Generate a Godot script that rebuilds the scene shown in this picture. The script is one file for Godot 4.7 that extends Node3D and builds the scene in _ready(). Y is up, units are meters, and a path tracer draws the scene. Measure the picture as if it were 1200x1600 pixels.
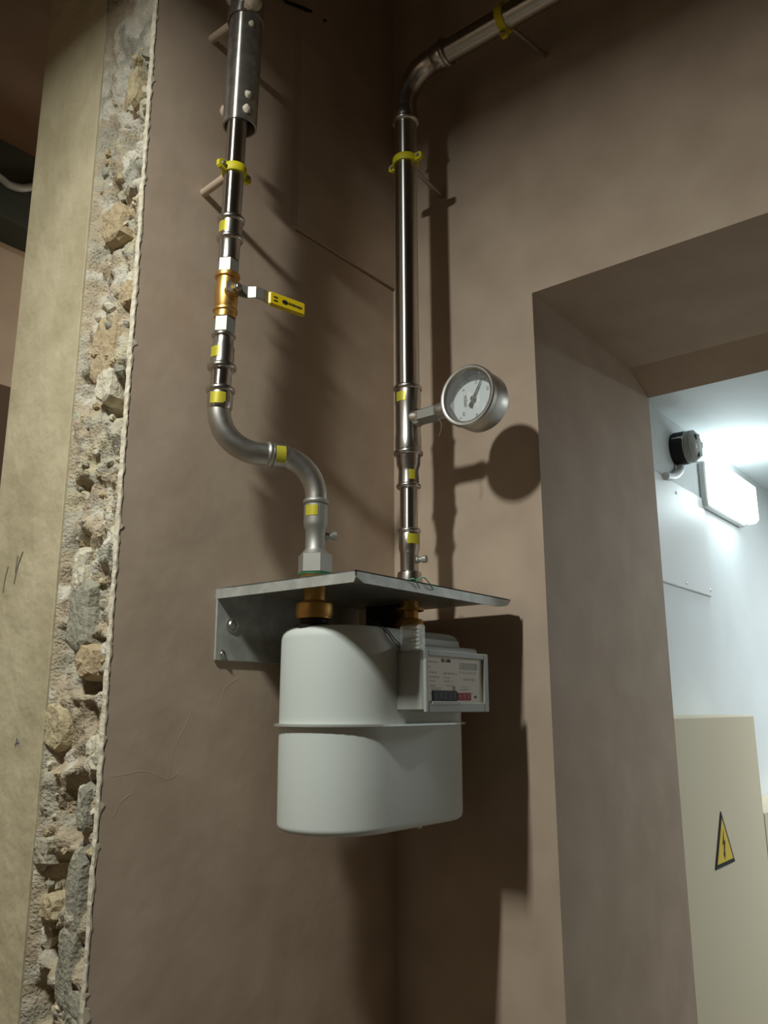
extends Node3D

# ---------- camera (solved from the photograph's vanishing points) ----------
const FOCAL := 1302.3          # focal length in pixels of the 1200x1600 frame
const EYE := Vector3(-1.1584, 1.5, 0.8981)
const PITCH := 0.2312
const ROLL := -0.002
const YAW := 0.8986
var cam_f: Vector3
var cam_r: Vector3
var cam_u: Vector3

# ---------- main dimensions ----------
const XE := -0.566             # broken end of wall_left
const WALL_T := 0.315          # thickness of wall_left
const DOOR_Z := 0.2956         # near edge of the doorway in wall_right
const DOOR_Z2 := 1.25
const DOOR_Y := 2.18
const REVEAL := 0.507          # depth of the doorway
const CEIL := 3.2
const ZC := 0.1277             # axis of the meter and its two connections, from wall_left
const XL1 := -0.341
const XR1 := -0.127
const PLATE_Y := 1.6622

var M := {}
var base := Vector3.ZERO       # origin of the thing being built
var used := {}

func _ready() -> void:
	setup_view()
	make_materials()
	build_room()
	build_white_room()
	build_back_room()
	build_broken_edge()
	build_bracket()
	build_meter()
	build_inlet_pipe()
	build_valve()
	build_outlet_pipe()
	build_gauge()
	build_clamps()
	build_seals()
	build_white_room_things()

# ======================================================================
# view and light
# ======================================================================
func setup_view() -> void:
	cam_f = Vector3(sin(YAW) * cos(PITCH), sin(PITCH), -cos(YAW) * cos(PITCH))
	var r0 := Vector3(cos(YAW), 0, sin(YAW))
	var u0 := r0.cross(cam_f)
	cam_r = r0 * cos(ROLL) + u0 * sin(ROLL)
	cam_u = u0 * cos(ROLL) - r0 * sin(ROLL)
	var cam := Camera3D.new()
	cam.name = "camera"
	cam.fov = rad_to_deg(2.0 * atan(800.0 / FOCAL))
	cam.near = 0.02
	cam.transform = Transform3D(Basis(cam_r, cam_u, -cam_f), EYE)
	add_child(cam)
	cam.current = true
	var env := Environment.new()
	env.background_mode = Environment.BG_COLOR
	env.background_color = Color(0, 0, 0)
	env.tonemap_mode = Environment.TONE_MAPPER_LINEAR
	env.tonemap_exposure = 1.0
	env.sdfgi_enabled = true
	env.ssao_enabled = true
	env.ssil_enabled = true
	var we := WorldEnvironment.new()
	we.name = "world_environment"
	we.environment = env
	add_child(we)
	# the lamp over the opening beside the camera: its shadows fix where it hangs
	var a := AreaLight3D.new()
	a.name = "ceiling_lamp_light"
	a.area_size = Vector2(0.17, 0.06)
	a.light_energy = 2.32
	a.light_color = Color(0.98, 1.0, 0.98)
	a.position = LAMP + Vector3(0, -0.004, 0)
	a.rotation_degrees = Vector3(-90, 0, 0)
	a.shadow_enabled = true
	a.area_range = 12.0
	add_child(a)

const LAMP := Vector3(-1.30, 2.585, 0.30)

# a ray through a pixel of the photograph, cut with a plane of the room
func ray(px: float, py: float) -> Vector3:
	return cam_f + cam_r * (px - 600.0) / FOCAL - cam_u * (py - 800.0) / FOCAL
func onx(px: float, py: float, v: float) -> Vector3:
	var d := ray(px, py)
	return EYE + d * ((v - EYE.x) / d.x)
func ony(px: float, py: float, v: float) -> Vector3:
	var d := ray(px, py)
	return EYE + d * ((v - EYE.y) / d.y)
func onz(px: float, py: float, v: float) -> Vector3:
	var d := ray(px, py)
	return EYE + d * ((v - EYE.z) / d.z)

# ======================================================================
# materials
# ======================================================================
func noise_image(sd: int, freq: float, size: int, oct := 4) -> Image:
	var n := FastNoiseLite.new()
	n.seed = sd
	n.frequency = freq
	n.fractal_octaves = oct
	var im := n.get_seamless_image(size, size)
	im.convert(Image.FORMAT_RGBA8)
	return im

func tint_tex(sd: int, freq: float, c0: Color, c1: Color, size := 512, oct := 5, gain := 1.0) -> ImageTexture:
	var im := noise_image(sd, freq, size, oct)
	for y in size:
		for x in size:
			var v: float = clampf((im.get_pixel(x, y).r - 0.5) * gain + 0.5, 0, 1)
			im.set_pixel(x, y, c0.lerp(c1, v))
	return ImageTexture.create_from_image(im)

func normal_tex(sd: int, freq: float, strength: float, size := 512, oct := 4) -> ImageTexture:
	var im := noise_image(sd, freq, size, oct)
	im.bump_map_to_normal_map(strength)
	return ImageTexture.create_from_image(im)

func mat(c: Color, rough := 0.6, metal := 0.0) -> StandardMaterial3D:
	var m := StandardMaterial3D.new()
	m.albedo_color = c
	m.roughness = rough
	m.metallic = metal
	return m

func tri(m: StandardMaterial3D, scale: float) -> StandardMaterial3D:
	m.uv1_triplanar = true
	m.uv1_world_triplanar = true
	m.uv1_scale = Vector3.ONE * scale
	return m

func make_materials() -> void:
	# brown-pink emulsion paint on plaster
	var p := mat(Color.WHITE, 0.72)
	p.albedo_texture = tint_tex(3, 0.008, Color8(182, 160, 139), Color8(196, 175, 153), 512, 5, 1.3)
	p.normal_enabled = true
	p.normal_texture = normal_tex(8, 0.012, 5.0, 512, 5)
	p.normal_scale = 0.11
	M.paint = tri(p, 1.6)
	var w := mat(Color.WHITE, 0.75)
	w.albedo_texture = tint_tex(5, 0.01, Color8(211, 216, 217), Color8(219, 224, 225), 256)
	M.white = tri(w, 1.0)
	var j := mat(Color.WHITE, 0.85)
	j.albedo_texture = tint_tex(11, 0.007, Color8(178, 165, 133), Color8(197, 184, 152), 512, 6, 1.6)
	j.normal_enabled = true
	j.normal_texture = normal_tex(12, 0.02, 5.0)
	j.normal_scale = 0.4
	M.jamb = tri(j, 1.7)
	var rb := mat(Color.WHITE, 0.95)
	rb.vertex_color_use_as_albedo = true
	rb.normal_enabled = true
	rb.normal_texture = normal_tex(21, 0.05, 10.0)
	rb.normal_scale = 1.0
	M.rubble = tri(rb, 7.0)
	var g := mat(Color.WHITE, 0.95)
	g.albedo_texture = tint_tex(31, 0.03, Color8(196, 184, 160), Color8(228, 218, 198), 256, 5, 1.6)
	M.gypsum = tri(g, 9.0)
	M.stones = []
	for c in [[Color8(196, 180, 144), Color8(172, 156, 122)], [Color8(182, 173, 150), Color8(158, 150, 130)], [Color8(186, 166, 132), Color8(168, 148, 116)], [Color8(212, 204, 184), Color8(190, 180, 156)], [Color8(164, 159, 140), Color8(142, 138, 122)]]:
		var s := mat(Color.WHITE, 0.95)
		s.albedo_texture = tint_tex(41 + M.stones.size(), 0.03, c[0], c[1], 256, 5, 1.8)
		s.normal_enabled = true
		s.normal_texture = normal_tex(51, 0.05, 9.0, 256)
		s.normal_scale = 0.5
		M.stones.append(tri(s, 9.0))
	var fl := mat(Color.WHITE, 0.8)
	fl.albedo_texture = tint_tex(61, 0.01, Color8(120, 114, 104), Color8(140, 132, 120), 256)
	M.floor = tri(fl, 1.0)
	var cl := mat(Color.WHITE, 0.9)
	cl.albedo_texture = tint_tex(62, 0.01, Color8(112, 98, 84), Color8(134, 120, 104), 256)
	M.ceil = tri(cl, 1.0)
	M.pencil = mat(Color8(120, 112, 92), 0.9)
	M.blue_ink = mat(Color8(76, 78, 120), 0.8)
	M.beam = mat(Color8(62, 66, 56), 0.8)
	M.board = mat(Color8(92, 70, 54), 0.7)
	# metals
	var st := mat(Color8(200, 196, 188), 0.3, 1.0)
	st.anisotropy_enabled = true
	st.anisotropy = -0.9
	M.steel = st
	var ft := mat(Color8(194, 188, 180), 0.27, 1.0)
	M.fitting = ft
	var ge := mat(Color8(190, 186, 178), 0.46, 1.0)
	ge.roughness_texture = tint_tex(71, 0.03, Color(0.82, 0.82, 0.82), Color(1, 1, 1), 256)
	M.dull_steel = tri(ge, 8.0)
	M.plated = mat(Color8(168, 166, 158), 0.55, 0.85)
	M.brass = mat(Color8(214, 170, 100), 0.4, 0.95)
	M.black_metal = mat(Color8(42, 40, 36), 0.55, 0.3)
	var gv := mat(Color.WHITE, 0.5, 0.35)
	gv.albedo_texture = tint_tex(81, 0.02, Color8(172, 173, 166), Color8(196, 196, 188), 256, 5, 1.5)
	M.galv = tri(gv, 6.0)
	var slv := mat(Color.WHITE, 0.3, 0.8)
	slv.anisotropy_enabled = true
	slv.anisotropy = -0.9
	slv.albedo_texture = tint_tex(83, 0.03, Color8(150, 146, 140), Color8(190, 184, 174), 256, 5, 1.6)
	M.sleeve = tri(slv, 6.0)
	M.enamel = mat(Color8(212, 217, 210), 0.62)
	M.seam = mat(Color8(206, 208, 202), 0.3, 0.5)
	M.plastic = mat(Color8(166, 168, 160), 0.45)
	M.plastic_dark = mat(Color8(120, 120, 114), 0.5)
	M.yellow = mat(Color8(198, 186, 54), 0.4, 0.25)
	M.lever_yellow = mat(Color8(230, 198, 24), 0.4)
	M.band_yellow = mat(Color8(214, 200, 30), 0.55)
	M.black = mat(Color8(20, 20, 20), 0.7)
	M.ink = mat(Color8(52, 50, 46), 0.8)
	M.red = mat(Color8(150, 26, 24), 0.7)
	M.dial = mat(Color8(226, 232, 232), 0.6)
	M.label = mat(Color8(222, 216, 200), 0.6)
	M.green = mat(Color8(34, 96, 62), 0.6)
	M.green_wire = mat(Color8(96, 170, 130), 0.5)
	M.dark_wire = mat(Color8(60, 70, 58), 0.5)
	M.wood_grey = mat(Color8(104, 96, 88), 0.7)
	var gl := mat(Color(0.95, 0.97, 0.97, 0.06), 0.03)
	gl.transparency = BaseMaterial3D.TRANSPARENCY_ALPHA
	M.glass = gl
	var pc := mat(Color(0.9, 0.93, 0.9, 0.22), 0.12)
	pc.transparency = BaseMaterial3D.TRANSPARENCY_ALPHA
	M.clear_plastic = pc
	M.cabinet = tri(mat(Color8(218, 206, 178), 0.5), 1.0)
	M.panel = mat(Color8(222, 226, 226), 0.5)
	var em := mat(Color8(240, 244, 244), 0.5)
	em.emission_enabled = true
	em.emission = Color(0.95, 1.0, 1.0)
	em.emission_energy_multiplier = 2.2
	M.lamp_glow = em
	var em2 := mat(Color8(244, 240, 230), 0.5)
	em2.emission_enabled = true
	em2.emission = Color(0.98, 1.0, 0.98)
	em2.emission_energy_multiplier = 3.0
	M.lamp_glow_warm = em2

# ======================================================================
# scene tree helpers
# ======================================================================
func numbered(n: String) -> String:
	if not used.has(n):
		used[n] = 0
		return n
	used[n] += 1
	return "%s_%03d" % [n, used[n]]

func thing(called: String, at: Vector3, label: String, category: String, group := "") -> Node3D:
	var o := Node3D.new()
	o.name = numbered(called)
	o.position = at
	add_child(o)
	o.set_meta("label", label)
	o.set_meta("category", category)
	if group != "":
		o.set_meta("group", group)
	base = at
	return o

func begin() -> SurfaceTool:
	var st := SurfaceTool.new()
	st.begin(Mesh.PRIMITIVE_TRIANGLES)
	return st

func put(called: String, st: SurfaceTool, m: Material, parent: Node, label := "") -> MeshInstance3D:
	st.generate_normals()
	var o := MeshInstance3D.new()
	o.mesh = st.commit()
	o.name = called
	o.material_override = m
	parent.add_child(o, true)
	if label != "":
		o.set_meta("label", label)
	return o

func structure(called: String, st: SurfaceTool, m: Material) -> MeshInstance3D:
	var o := put(called, st, m, self)
	o.set_meta("kind", "structure")
	return o

# ======================================================================
# shape helpers: vertices are given in room coordinates, base is subtracted
# ======================================================================
const FLAT := 0xFFFFFFFF

func v(st: SurfaceTool, p: Vector3, uv := Vector2.ZERO) -> void:
	st.set_uv(uv)
	st.add_vertex(p - base)

func quad(st: SurfaceTool, a: Vector3, b: Vector3, c: Vector3, d: Vector3, ua := Vector2(0, 0), ub := Vector2(1, 0), uc := Vector2(1, 1), ud := Vector2(0, 1)) -> void:
	v(st, a, ua); v(st, b, ub); v(st, c, uc)
	v(st, a, ua); v(st, c, uc); v(st, d, ud)

# box with chamfered edges between two corners
func cbox(st: SurfaceTool, lo: Vector3, hi: Vector3, ch := 0.0, turn := Basis.IDENTITY, pivot := Vector3.ZERO) -> void:
	st.set_smooth_group(FLAT)
	var c := (lo + hi) * 0.5
	var h := (hi - lo) * 0.5
	var k := minf(ch, minf(h.x, minf(h.y, h.z)) * 0.95)
	var f := func(x: float, y: float, z: float) -> Vector3:
		return pivot + turn * (c + Vector3(x, y, z) - pivot)
	var ax := [Vector3(1, 0, 0), Vector3(0, 1, 0), Vector3(0, 0, 1)]
	for i in 3:
		var j := (i + 1) % 3
		var l := (i + 2) % 3
		for s in [-1.0, 1.0]:
			var q := []
			for t in [[-1, -1], [1, -1], [1, 1], [-1, 1]]:
				var o := Vector3.ZERO
				o[i] = s * h[i]
				o[j] = t[0] * (h[j] - k)
				o[l] = t[1] * (h[l] - k)
				q.append(f.call(o.x, o.y, o.z))
			if s > 0:
				quad(st, q[0], q[3], q[2], q[1])
			else:
				quad(st, q[0], q[1], q[2], q[3])
	if k <= 0.0:
		return
	for i in 3:          # edges along axis i
		var j := (i + 1) % 3
		var l := (i + 2) % 3
		for sj in [-1.0, 1.0]:
			for sl in [-1.0, 1.0]:
				var q := []
				for e in [[-1, 0], [1, 0], [1, 1], [-1, 1]]:
					var o := Vector3.ZERO
					o[i] = e[0] * (h[i] - k)
					o[j] = sj * (h[j] - (0.0 if e[1] == 0 else k))
					o[l] = sl * (h[l] - (k if e[1] == 0 else 0.0))
					q.append(f.call(o.x, o.y, o.z))
				if sj * sl > 0:
					quad(st, q[0], q[3], q[2], q[1])
				else:
					quad(st, q[0], q[1], q[2], q[3])
	for sx in [-1.0, 1.0]:
		for sy in [-1.0, 1.0]:
			for sz in [-1.0, 1.0]:
				var a: Vector3 = f.call(sx * h.x, sy * (h.y - k), sz * (h.z - k))
				var b: Vector3 = f.call(sx * (h.x - k), sy * h.y, sz * (h.z - k))
				var d: Vector3 = f.call(sx * (h.x - k), sy * (h.y - k), sz * h.z)
				if sx * sy * sz > 0:
					v(st, a); v(st, d); v(st, b)
				else:
					v(st, a); v(st, b); v(st, d)

# profile of (distance along the axis, radius) spun about the axis
func lathe(st: SurfaceTool, a: Vector3, dir: Vector3, prof: Array, segs := 36, flat := false, a0 := 0.0, a1 := TAU) -> void:
	var d := dir.normalized()
	var u := Vector3.RIGHT if absf(d.y) > 0.7 else Vector3.UP
	u = (u - d * u.dot(d)).normalized()
	var w := d.cross(u)
	var whole := absf(a1 - a0 - TAU) < 1e-6
	var group := 1
	for i in prof.size() - 1:
		var p: Vector2 = prof[i]
		var q: Vector2 = prof[i + 1]
		if i > 0:
			var e0: Vector2 = (p - prof[i - 1]).normalized()
			var e1: Vector2 = (q - p).normalized()
			if e0.dot(e1) < 0.8:
				group += 1
		st.set_smooth_group(FLAT if flat else group)
		for k in segs:
			var ka := a0 + (a1 - a0) * k / segs
			var kb := a0 + (a1 - a0) * (((k + 1) % segs) if whole else (k + 1)) / segs
			var ra := u * cos(ka) + w * sin(ka)
			var rb := u * cos(kb) + w * sin(kb)
			var u0 := float(k) / segs
			var u1 := float(k + 1) / segs
			var A := a + d * p.x + ra * p.y
			var B := a + d * p.x + rb * p.y
			var Cc := a + d * q.x + rb * q.y
			var D := a + d * q.x + ra * q.y
			if p.y < 1e-7:
				v(st, A, Vector2(u0, p.x)); v(st, D, Vector2(u0, q.x)); v(st, Cc, Vector2(u1, q.x))
			elif q.y < 1e-7:
				v(st, A, Vector2(u0, p.x)); v(st, D, Vector2(u0, q.x)); v(st, B, Vector2(u1, p.x))
			else:
				quad(st, A, D, Cc, B, Vector2(u0, p.x), Vector2(u0, q.x), Vector2(u1, q.x), Vector2(u1, p.x))

# closed solid of revolution between two radii lists with end caps
func solid(st: SurfaceTool, a: Vector3, dir: Vector3, prof: Array, segs := 36, flat := false) -> void:
	var p := [Vector2(prof[0].x, 0.0)]
	p.append_array(prof)
	p.append(Vector2(prof[-1].x, 0.0))
	lathe(st, a, dir, p, segs, flat)

func rod(st: SurfaceTool, a: Vector3, b: Vector3, r: float, segs := 20) -> void:
	solid(st, a, b - a, [Vector2(0, r), Vector2((b - a).length(), r)], segs)

# tube swept along a line of points
func sweep(st: SurfaceTool, pts: PackedVector3Array, r: float, segs := 24) -> void:
	st.set_smooth_group(1)
	var n := pts.size()
	var t0 := (pts[1] - pts[0]).normalized()
	var u := Vector3.UP if absf(t0.y) < 0.9 else Vector3.RIGHT
	u = (u - t0 * u.dot(t0)).normalized()
	var rings := []
	var run := 0.0
	for i in n:
		var t := (pts[mini(i + 1, n - 1)] - pts[maxi(i - 1, 0)]).normalized()
		u = (u - t * u.dot(t)).normalized()
		var w := t.cross(u)
		if i > 0:
			run += pts[i].distance_to(pts[i - 1])
		var ring := []
		for k in segs:
			var an := TAU * k / segs
			ring.append(pts[i] + (u * cos(an) + w * sin(an)) * r)
		rings.append([ring, run])
	for i in n - 1:
		for k in segs:
			var k2 := (k + 1) % segs
			quad(st, rings[i][0][k], rings[i + 1][0][k], rings[i + 1][0][k2], rings[i][0][k2], Vector2(float(k) / segs, rings[i][1]), Vector2(float(k) / segs, rings[i + 1][1]), Vector2(float(k + 1) / segs, rings[i + 1][1]), Vector2(float(k + 1) / segs, rings[i][1]))
	st.set_smooth_group(2)
	for k in segs:
		var k2 := (k + 1) % segs
		v(st, pts[0]); v(st, rings[0][0][k]); v(st, rings[0][0][k2])
		v(st, pts[n - 1]); v(st, rings[n - 1][0][k2]); v(st, rings[n - 1][0][k])

# flat polygon given a thickness
func prism(st: SurfaceTool, pts: Array, thick: Vector3) -> void:
	st.set_smooth_group(FLAT)
	var n := pts.size()
	var c := Vector3.ZERO
	for p in pts:
		c += p
	c /= n
	for i in n:
		var p: Vector3 = pts[i]
		var q: Vector3 = pts[(i + 1) % n]
		v(st, c); v(st, q); v(st, p)
		v(st, c + thick); v(st, p + thick); v(st, q + thick)
		quad(st, p, q, q + thick, p + thick)

# surface through closed rings of equal length
func loft(st: SurfaceTool, rings: Array, cap := true, group := 1) -> void:
	st.set_smooth_group(group)
	var m: int = rings[0].size()
	for i in rings.size() - 1:
		for k in m:
			var k2 := (k + 1) % m
			quad(st, rings[i][k], rings[i + 1][k], rings[i + 1][k2], rings[i][k2])
	if cap:
		st.set_smooth_group(group if group == FLAT else group + 1)
		for e in [0, rings.size() - 1]:
			var c := Vector3.ZERO
			for p in rings[e]:
				c += p
			c /= m
			for k in m:
				var k2 := (k + 1) % m
				if e == 0:
					v(st, c); v(st, rings[e][k]); v(st, rings[e][k2])
				else:
					v(st, c); v(st, rings[e][k2]); v(st, rings[e][k])

func text(s: String, at: Vector3, turn: Basis, height: float, m: Material, parent: Node, called := "lettering", squeeze := 1.0) -> MeshInstance3D:
	var f := SystemFont.new()
	f.font_names = PackedStringArray(["Droid Sans"])
	var t := TextMesh.new()
	t.font = f
	t.font_size = 32
	t.pixel_size = height / 24.0
	t.depth = 0.0003
	t.text = s
	t.curve_step = 2.0
	var o := MeshInstance3D.new()
	o.mesh = t
	o.name = called
	o.material_override = m
	parent.add_child(o, true)
	o.transform = Transform3D(turn * Basis.from_scale(Vector3(squeeze, 1, 1)), at - base)
	return o

# ======================================================================
# room shell
# ======================================================================
func build_room() -> void:
	base = Vector3.ZERO
	var st := begin()
	cbox(st, Vector3(-4.5, -0.2, -3.2), Vector3(4.2, 0.0, 4.0))
	structure("floor", st, M.floor)
	st = begin()
	cbox(st, Vector3(-4.5, CEIL, -3.2), Vector3(0.6, CEIL + 0.2, 4.0))
	structure("ceiling", st, M.ceil)
	# wall_left: the wall that carries the meter
	st = begin()
	var px := -0.272
	cbox(st, Vector3(XE + 0.075, 0, -WALL_T), Vector3(0.0, CEIL, -0.008))
	cbox(st, Vector3(-4.5, 0, -WALL_T), Vector3(-1.9, CEIL, 0))
	var wl := structure("wall_left", st, M.paint)
	st = begin()
	cbox(st, Vector3(XE + 0.004, 0, -0.008), Vector3(px + 0.004, CEIL, 0.0))
	cbox(st, Vector3(px + 0.004, 0, -0.008), Vector3(0, 2.2825, 0.0))
	put("plaster_skin", st, M.paint, wl)
	# board fixed in the corner above an open joint
	var zr := 0.0045
	st = begin()
	prism(st, [Vector3(px + 0.004, 2.2860, zr), Vector3(px + 0.004, CEIL, zr), Vector3(0, CEIL, zr), Vector3(0, 2.2848, zr)], Vector3(0, 0, -0.008 - zr))
	var pb := put("plaster_board", st, M.paint, wl, "thin board over the wall above an open joint")
	# dark slivers stand in for the shaded gap of a crack in the board
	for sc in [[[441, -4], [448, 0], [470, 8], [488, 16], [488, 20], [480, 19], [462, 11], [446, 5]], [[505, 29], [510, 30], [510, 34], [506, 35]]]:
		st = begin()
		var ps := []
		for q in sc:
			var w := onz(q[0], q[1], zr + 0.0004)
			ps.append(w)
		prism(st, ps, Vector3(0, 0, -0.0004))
		put("crack_sliver", st, M.black_metal, pb)
	st = begin()
	prism(st, [Vector3(px - 0.010, 2.2865, 0), Vector3(px + 0.0045, 2.2865, zr), Vector3(px + 0.0045, 2.2865, 0)], Vector3(0, CEIL - 2.2865, 0))
	put("filled_edge", st, M.paint, wl)
	st = begin()
	cbox(st, Vector3(XE, 0, -WALL_T - 0.002), Vector3(XE + 0.08, CEIL, -0.134), 0.001)
	var rv := put("plaster_reveal", st, M.jamb, wl, "smooth beige plaster on the end of the wall")
	# pencil strokes and a small blue mark on the plaster
	for k in [[[36, 862], [28, 885], [22, 912]], [[28, 868], [24, 895]], [[13, 885], [8, 905], [5, 925]]]:
		st = begin()
		var ps := PackedVector3Array()
		for q in k:
			ps.append(onx(q[0], q[1], XE - 0.0004))
		sweep(st, smooth_line(ps, 4), 0.0011, 6)
		put("pencil_mark", st, M.pencil, rv)
	for k in [[[24, 1168], [27, 1153], [29, 1166]], [[24, 1163], [30, 1160]]]:
		st = begin()
		var ps := PackedVector3Array()
		for q in k:
			ps.append(onx(q[0], q[1], XE))
		sweep(st, ps, 0.0007, 6)
		put("blue_mark", st, M.blue_ink, rv)
	# ridges of flaking paint low on the wall
	var ridges := [[[172, 1214], [195, 1210], [228, 1205], [262, 1218], [278, 1208]], [[262, 1218], [272, 1170], [292, 1130], [300, 1108]], [[205, 1240], [188, 1255], [178, 1275]], [[345, 1100], [352, 1075], [372, 1060]]]
	for rd in ridges:
		st = begin()
		var pts := PackedVector3Array()
		for q in rd:
			var w := onz(q[0], q[1], 0.0)
			pts.append(Vector3(w.x, w.y, -0.0081))
		sweep(st, smooth_line(pts, 6), 0.0084, 12)
		put("paint_ridge", st, M.paint, wl)
	# wall_right with the doorway
	st = begin()
	cbox(st, Vector3(0, 0, -WALL_T), Vector3(REVEAL, CEIL, DOOR_Z), 0.0)
	cbox(st, Vector3(0, DOOR_Y, DOOR_Z), Vector3(REVEAL, CEIL, DOOR_Z2))
	cbox(st, Vector3(0, 0, DOOR_Z2), Vector3(REVEAL, CEIL, 4.0))
	prism(st, [Vector3(REVEAL - 0.10, DOOR_Y + 0.001, DOOR_Z), Vector3(REVEAL, DOOR_Y - 0.036, DOOR_Z), Vector3(REVEAL, DOOR_Y + 0.001, DOOR_Z)], Vector3(0, 0, DOOR_Z2 - DOOR_Z))
	structure("wall_right", st, M.paint)
	st = begin()
	cbox(st, Vector3(-4.5, 0, 4.0), Vector3(REVEAL, CEIL, 4.2))
	structure("wall_front", st, M.paint)
	st = begin()
	cbox(st, Vector3(-4.7, 0, -3.2), Vector3(-4.5, CEIL, 4.0))
	structure("wall_back", st, M.paint)
	# the beam that the lamp hangs under
	st = begin()
	cbox(st, Vector3(-1.75, 2.62, 0.0), Vector3(-0.95, CEIL, 4.0))
	structure("trim_1", st, M.ceil)
	var lamp := thing("ceiling_lamp", LAMP, "flat oblong white lamp under the ceiling beam beside the opening", "lamp")
	st = begin()
	cbox(st, LAMP + Vector3(-0.105, 0.001, -0.05), LAMP + Vector3(0.105, 0.035, 0.05), 0.006)
	put("housing", st, M.panel, lamp)
	st = begin()
	cbox(st, LAMP + Vector3(-0.085, -0.001, -0.03), LAMP + Vector3(0.085, 0.0015, 0.03), 0.0008)
	put("diffuser", st, M.lamp_glow_warm, lamp)

func smooth_line(p: PackedVector3Array, k: int) -> PackedVector3Array:
	var c := Curve3D.new()
	for i in p.size():
		var t := (p[mini(i + 1, p.size() - 1)] - p[maxi(i - 1, 0)]) / 6.0
		c.add_point(p[i], -t, t)
	var out := PackedVector3Array()
	for i in p.size() - 1:
		for s in k:
			out.append(c.sample(i, float(s) / k))
	out.append(p[p.size() - 1])
	return out

func build_white_room() -> void:
	base = Vector3.ZERO
	var st := begin()
	cbox(st, Vector3(REVEAL, 0, -0.1), Vector3(4.0, 2.5, 0.1))
	structure("wall_side", st, M.white)
	st = begin()
	cbox(st, Vector3(REVEAL, 2.335, 0.1), Vector3(4.0, 2.5, 2.2))
	structure("ceiling_001", st, M.white)
	st = begin()
	cbox(st, Vector3(4.0, 0, -0.1), Vector3(4.2, 2.5, 2.4))
	structure("wall_end", st, M.white)
	st = begin()
	cbox(st, Vector3(REVEAL, 0, 2.2), Vector3(4.0, 2.5, 2.4))
	structure("wall_opposite", st, M.white)

func build_back_room() -> void:
	base = Vector3.ZERO
	var zb := -0.75
	var st := begin()
	cbox(st, Vector3(-4.5, 0, zb - 0.2), Vector3(0.6, CEIL, zb))
	structure("wall_rear", st, M.paint)
	var e := onz(20, 345, zb + 0.1)
	st = begin()
	cbox(st, Vector3(-4.5, e.y, zb), Vector3(0.0, e.y + 0.17, zb + 0.1), 0.004)
	structure("trim_2", st, M.beam)
	var c0 := onz(-12, 262, zb + 0.115)
	var cable := thing("cable", onz(20, 290, zb + 0.115), "pale cable drooping along the dark beam behind the broken wall", "cable")
	st = begin()
	var pts := PackedVector3Array()
	for q in [[-80, 215], [-40, 247], [0, 278], [15, 289], [35, 294], [60, 292], [110, 300]]:
		pts.append(onz(q[0], q[1], zb + 0.108))
	sweep(st, smooth_line(pts, 5), 0.008, 12)
	put("sheath", st, M.plastic, cable)
	var lp := Vector3(-0.02, 2.35, -0.5)  # unseen lamp, added only to brighten the rear wall
	var bl := thing("added_fill_bulb", lp, "unseen bulb added to brighten the wall behind the broken edge", "lamp")
	st = begin()
	var pf := []
	for i in 13:
		var an := PI * i / 12.0
		pf.append(Vector2(0.04 - cos(an) * 0.04, sin(an) * 0.04))
	lathe(st, lp + Vector3(0, 0.04, 0), Vector3.DOWN, pf, 24)
	put("bulb", st, M.lamp_glow_warm, bl)
	st = begin()
	rod(st, lp + Vector3(0, 0.036, 0), Vector3(lp.x, CEIL, lp.z), 0.006, 10)
	put("flex", st, M.black, bl)
	var ol := OmniLight3D.new()
	ol.name = "added_fill_bulb_source"
	ol.light_energy = 0.036
	ol.light_color = Color(1.0, 0.95, 0.85)
	ol.light_size = 0.035
	ol.omni_range = 10.0
	ol.omni_attenuation = 2.0
	ol.shadow_enabled = true
	ol.position = lp
	add_child(ol)
	var d0 := onz(14, 612, zb)
	var bd := thing("wooden_board", Vector3(d0.x - 0.2, 0, zb), "dark brown board standing against the pink rear wall", "board")
	st = begin()
	cbox(st, Vector3(d0.x - 0.5, 0.0, zb + 0.001), Vector3(d0.x, d0.y, zb + 0.03), 0.003)
	put("panel", st, M.board, bd)

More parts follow.
